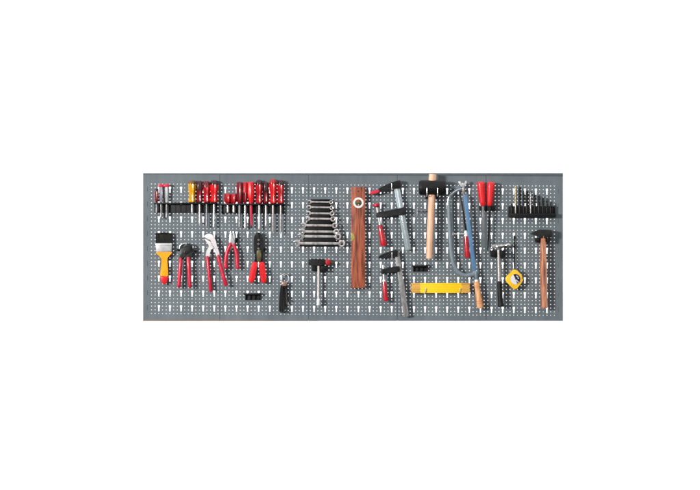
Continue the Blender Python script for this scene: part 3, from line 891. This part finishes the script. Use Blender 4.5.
# ------------------------------------------------------------------ red-handled file inside the saw bow
t = thing('hand_file', 'slim black file with red handle hanging inside the hacksaw bow', 'file', 467, 258)
MB().band([(460.2, 195.6), (463.0, 212), (465.9, 233)], [1.5, 1.8, 2.0], 24, 28, 0.15).build('blade', 'black_steel', t)
MB().lathe((465.4, 230.6, 27), (465.7, 236.4, 27), [(0, 1.1), (.3, 1.7), (.9, 2.1), (1, 2.1)], 16).build('ferrule', 'label_white', t)
MB().lathe((465.7, 236.2, 27), (467.3, 257.9, 27), [(0, 2.1), (.1, 2.4), (.5, 2.6), (.9, 2.7), (.98, 2.4), (1, 1.8)], 18).build('handle', 'red_wood', t)
t = thing('wire_hook', 'pale horizontal wire arm beneath the ferrule of the black file', 'hook', 453, 236, 'hooks holding tools on the board')
MB().box(452.2, 232.4, 454.2, 236.2, 0.1, 2.2, 0.2).build('plate', 'steel', t)
MB().tube([(453.2, 234.2, 2.0), (453.4, 234.2, 24), (454.6, 234.1, 31), (457, 234.0, 34), (464.6, 233.8, 35)], 0.42, 8).build('prong', 'chrome', t)

# ------------------------------------------------------------------ two red-handled files
FL = 'pair of red-handled files'
for (xt, yt, xb, yb, xe, ye, lb) in ((480.3, 182.0, 482.6, 206.0, 484.0, 246.5, 'left one of two tall files with fat soft red handles'),
                                     (490.6, 182.2, 489.4, 206.0, 487.4, 250.5, 'right one of two tall files with fat soft red handles')):
    t = thing('hand_file', lb, 'file', xe, ye, FL)
    MB().lathe((xt, yt, 28), (xb, yb, 28), [(0, 2.8), (.02, 3.4), (.08, 3.75), (.25, 3.75), (.55, 3.4), (.8, 2.95), (.97, 2.65), (1, 2.0)], 22, 6, 0.04).build('handle', 'handle_red', t)
    q = MB().band([(xb, yb - .5), ((xb * 2 + xe) / 3, (yb * 2 + ye) / 3), (xe, ye)], [2.3, 2.1, 1.0], 26, 30, 0.15)
    q.build('blade', 'grey_shaft' if xt < 485 else 'black_steel', t)
clip_holder(478.9, 206.0, 495.4, 210.6, 'black clip holder gripping the two red-handled files', (486.2, 0.4), 24)

# ------------------------------------------------------------------ drill bits in their block
t = thing('drill_bit_holder', 'ribbed black block holder full of drill bits', 'tool holder', 531.6, 217.4, 'black clip holders')
MB().box(508.2, 206.2, 555.0, 213.4, 0.1, 14, 0.3).build('back_plate', 'black', t)
MB().box(507.9, 213.45, 555.3, 217.2, 0.1, 30, 0.4).build('base', 'black', t)
q = MB()
BITX = [511.6, 515.1, 519.4, 523.3, 526.6, 530.2, 534.4, 538.4, 542.6, 546.6, 550.4]
for x in BITX:
    for sx in (-1.5, 1.15):
        q.box(x + sx, 206.6, x + sx + .38, 213.4, 14.05, 27, 0.08)
q.build('rib', 'charcoal', t)
TOPS = [203.6, 185.4, 187.4, 191.0, 190.4, 192.2, 194.4, 195.4, 197.4, 200.4, 202.4]
RAD = [1.1, 1.0, 1.35, 1.1, 1.3, 0.95, 1.3, 1.25, 1.15, 1.05, .95]
MATS = ['bit_black', 'gold', 'bit_black', 'bit_black', 'bit_black', 'steel'] + ['bit_black'] * 5
BL = ['very short dark drill bit at the left end of the black block', 'tall gold-tipped drill bit in the black block', 'tallest dark drill bit, right beside the gold-tipped one',
      'thin dark drill bit, second to the right of the gold-tipped one', 'dark drill bit directly left of the bright silver bit', 'bright silver drill bit amid the dark ones',
      'dark drill bit directly right of the bright silver bit', 'dark drill bit second to the right of the silver bit', 'dark drill bit third from the right end of the block',
      'short dark drill bit second from the right end of the block', 'shortest thin dark drill bit at the right end of the block']
for x, y, r, mt, lb in zip(BITX, TOPS, RAD, MATS, BL):
    t = thing('drill_bit', lb, 'drill bit', x, 213.4, 'drill bits in the black block')
    mid = 205.0 if y < 200 else 207.5
    MB().twist((x, mid, 21), (x, y, 21), r, max(1.0, (mid - y) / 5.5)).build('flute', mt, t)
    MB().lathe((x, 213.4, 21), (x, mid, 21), [(0, r * .8), (.1, r * .9), (1, r * .9)], 12).build('shank', 'steel' if mt in ('gold', 'steel') else mt, t)

# ------------------------------------------------------------------ claw hammer
t = thing('claw_hammer', 'claw hammer with shiny steel head and shaft and black rubber grip', 'hammer', 500, 307)
MB().prism(bez([(490.6, 246.4), (493.0, 244.4), (496.6, 244.2), (499.0, 244.8), (499.0, 249.4), (496.2, 248.8), (493.4, 247.4), (490.6, 249.4)], 3), 24, 42, 0.7, 3).build('claw', 'polished', t)
MB().lathe((495.4, 246.9, 33), (509.0, 244.9, 33), [(0, 1.6), (.06, 2.2), (.3, 2.4), (.45, 2.3), (.55, 1.7), (.68, 1.6), (.76, 2.2), (.8, 2.45), (.95, 2.45), (1, 2.1)], 24, flat=1.2).build('head', 'polished', t)
MB().lathe((497.8, 246.0, 33), (498.0, 250.6, 33), [(0, 2.0), (.5, 2.2), (1, 1.9)], 18).build('eye', 'polished', t)
MB().tube([(497.9, 248.8, 33), (498.2, 262, 33), (498.9, 282.5, 33)], [1.7, 1.55, 1.5], 14, 1.2).build('shaft', 'shaft', t)
MB().tube(bez([(498.9, 281.0, 33), (499.2, 288, 33), (499.6, 297, 33), (500.2, 304, 33), (500.4, 306.6, 33)], 4, False), [1.7, 2.3] + [2.5] * 4 + [2.6] * 6 + [2.9, 3.1, 3.1, 3.0, 2.5], 18, 1.1).build('grip', 'black_soft', t)
clip_holder(489.8, 250.4, 505.2, 256.8, 'black clip holder under the shiny claw hammer head', (498.0, 1.9), 42)

# ------------------------------------------------------------------ tape measure on a strap
t = thing('tape_measure', 'yellow tape measure with navy and silver round label hanging on a black strap', 'tape measure', 514, 290)
pts = [(505.0, 279.2), (505.8, 276.4), (509.2, 273.0), (511.8, 270.2), (514.0, 269.4), (516.6, 270.4), (519.6, 273.4), (521.8, 276.8), (522.2, 279.4), (521.2, 282.4), (518.4, 285.8), (516.2, 288.6), (514.4, 289.6), (512.4, 288.4), (509.0, 285.0), (506.0, 281.8)]
MB().prism(bez(pts, 3), 8, 34, 1.2, 4).build('case', 'yellow_case', t)
MB().annulus(514.9, 279.0, 5.9, 5.1, 34.05, 35.2, 36).build('label_rim', 'yellow_case', t)
half = [(514.9 + 5.0 * math.cos(a), 279.0 + 5.0 * math.sin(a)) for a in [math.radians(-112 + 180 * i / 20) for i in range(21)]]
MB().prism(half, 34.05, 34.9, 0.1).build('label_disc', 'navy', t)
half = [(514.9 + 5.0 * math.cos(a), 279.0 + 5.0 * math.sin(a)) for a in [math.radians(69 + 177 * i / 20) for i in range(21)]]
half = [(514.6, 286.6) if 1 <= i <= 1 else p for i, p in enumerate(half)]  # tip drawn down: glare on the case painted into the white label
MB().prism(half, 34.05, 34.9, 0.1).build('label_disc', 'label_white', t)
q = MB()
for a, b in (((515.4, 279.6), (518.0, 282.2)), ((515.8, 275.8), (517.6, 276.6)), ((516.8, 277.4), (518.2, 278.4))):
    q.band([a, b], 0.7, 34.95, 35.2, 0)
q.build('label_print', 'label_white', t)
MB().tube(bez([(514.3, 270.6, 18), (514.2, 262, 14), (514.3, 250, 12), (514.4, 240.5, 11), (514.5, 237.2, 11)], 4, False), 0.62, 8, 0.7).build('strap', 'black', t)
wire_hook(514.5, 237.2, 16, 'black hook at the top of the tape measure strap', 'black_steel', 0.5, 1.4)

# ------------------------------------------------------------------ joiner's hammer at the right
t = thing('hammer', 'black cross-peen hammer with reddish hickory handle near the right end', 'hammer', 543, 308)
MB().prism(bez([(529.8, 233.6), (534.6, 231.2), (539.0, 229.8), (544.0, 229.8), (548.8, 230.0), (551.2, 230.8), (551.2, 236.8), (548.6, 237.6), (546.6, 237.2), (545.6, 238.2), (539.6, 238.2), (538.0, 236.8), (533.6, 235.4)], 4), 17, 43, 0.6, 3).build('head', 'black_iron', t)
MB().tube(bez([(542.6, 231.2, 30), (542.7, 236, 30), (542.6, 248, 30), (542.6, 262, 30), (542.9, 275, 30), (543.2, 290, 30), (543.6, 303, 30), (543.7, 308.0, 30)], 4, False),
          [2.4] * 4 + [3.0] * 4 + [3.2] * 4 + [3.55] * 4 + [3.5] * 4 + [3.3] * 4 + [3.4] * 4 + [3.0], 20, 1.1).build('handle', 'hammer_wood', t)
clip_holder(534.4, 237.8, 550.2, 242.2, 'black clip holder beneath the black cross-peen hammer head', (542.5, 3.4), 41)

# ------------------------------------------------------------------ folding rule
t = thing('folding_rule', 'folded yellow wooden rule lying on edge with beech coloured ends', 'folding rule', 440, 293)
for k in range(6):
    y0 = 283.0 + k * 1.66
    off = 0.5 if k % 2 else -0.3
    xa, xb = 411.0 + off - (.5 if k in (2, 3) else 0), 469.8 - off * .8
    s = MB().prism(bez([(xa + .4, y0), (xb - .4, y0), (xb, y0 + .8), (xb - .4, y0 + 1.58), (xa + .4, y0 + 1.58), (xa, y0 + .8)], 1), 8, 26, 0.12).build('segment', 'rule_end', t)
    MB().box(420.0 + (k % 2) * .5, y0 - .02, 461.0 + (k % 3) * .6, y0 + 1.6, 7.9, 26.35, 0.12).build('yellow_coat', 'yellow', s)
q = MB()
for x in (413.6, 466.6):
    for y in (284.9, 288.0, 291.0):
        q.lathe((x, y, 26.0), (x, y, 27.0), [(0, .5), (.6, .45), (1, .2)], 10)
q.build('hinge', 'brass', t)
wire_hook(425.4, 292.4, 31, 'steel hook under the left part of the yellow folding rule', 'steel', 0.4, 4.4)
wire_hook(459.8, 292.6, 31, 'steel hook under the right part of the yellow folding rule', 'steel', 0.4, 4.4)

# tidy helper properties
for o in C.objects:
    if '_org' in o:
        del o['_org']
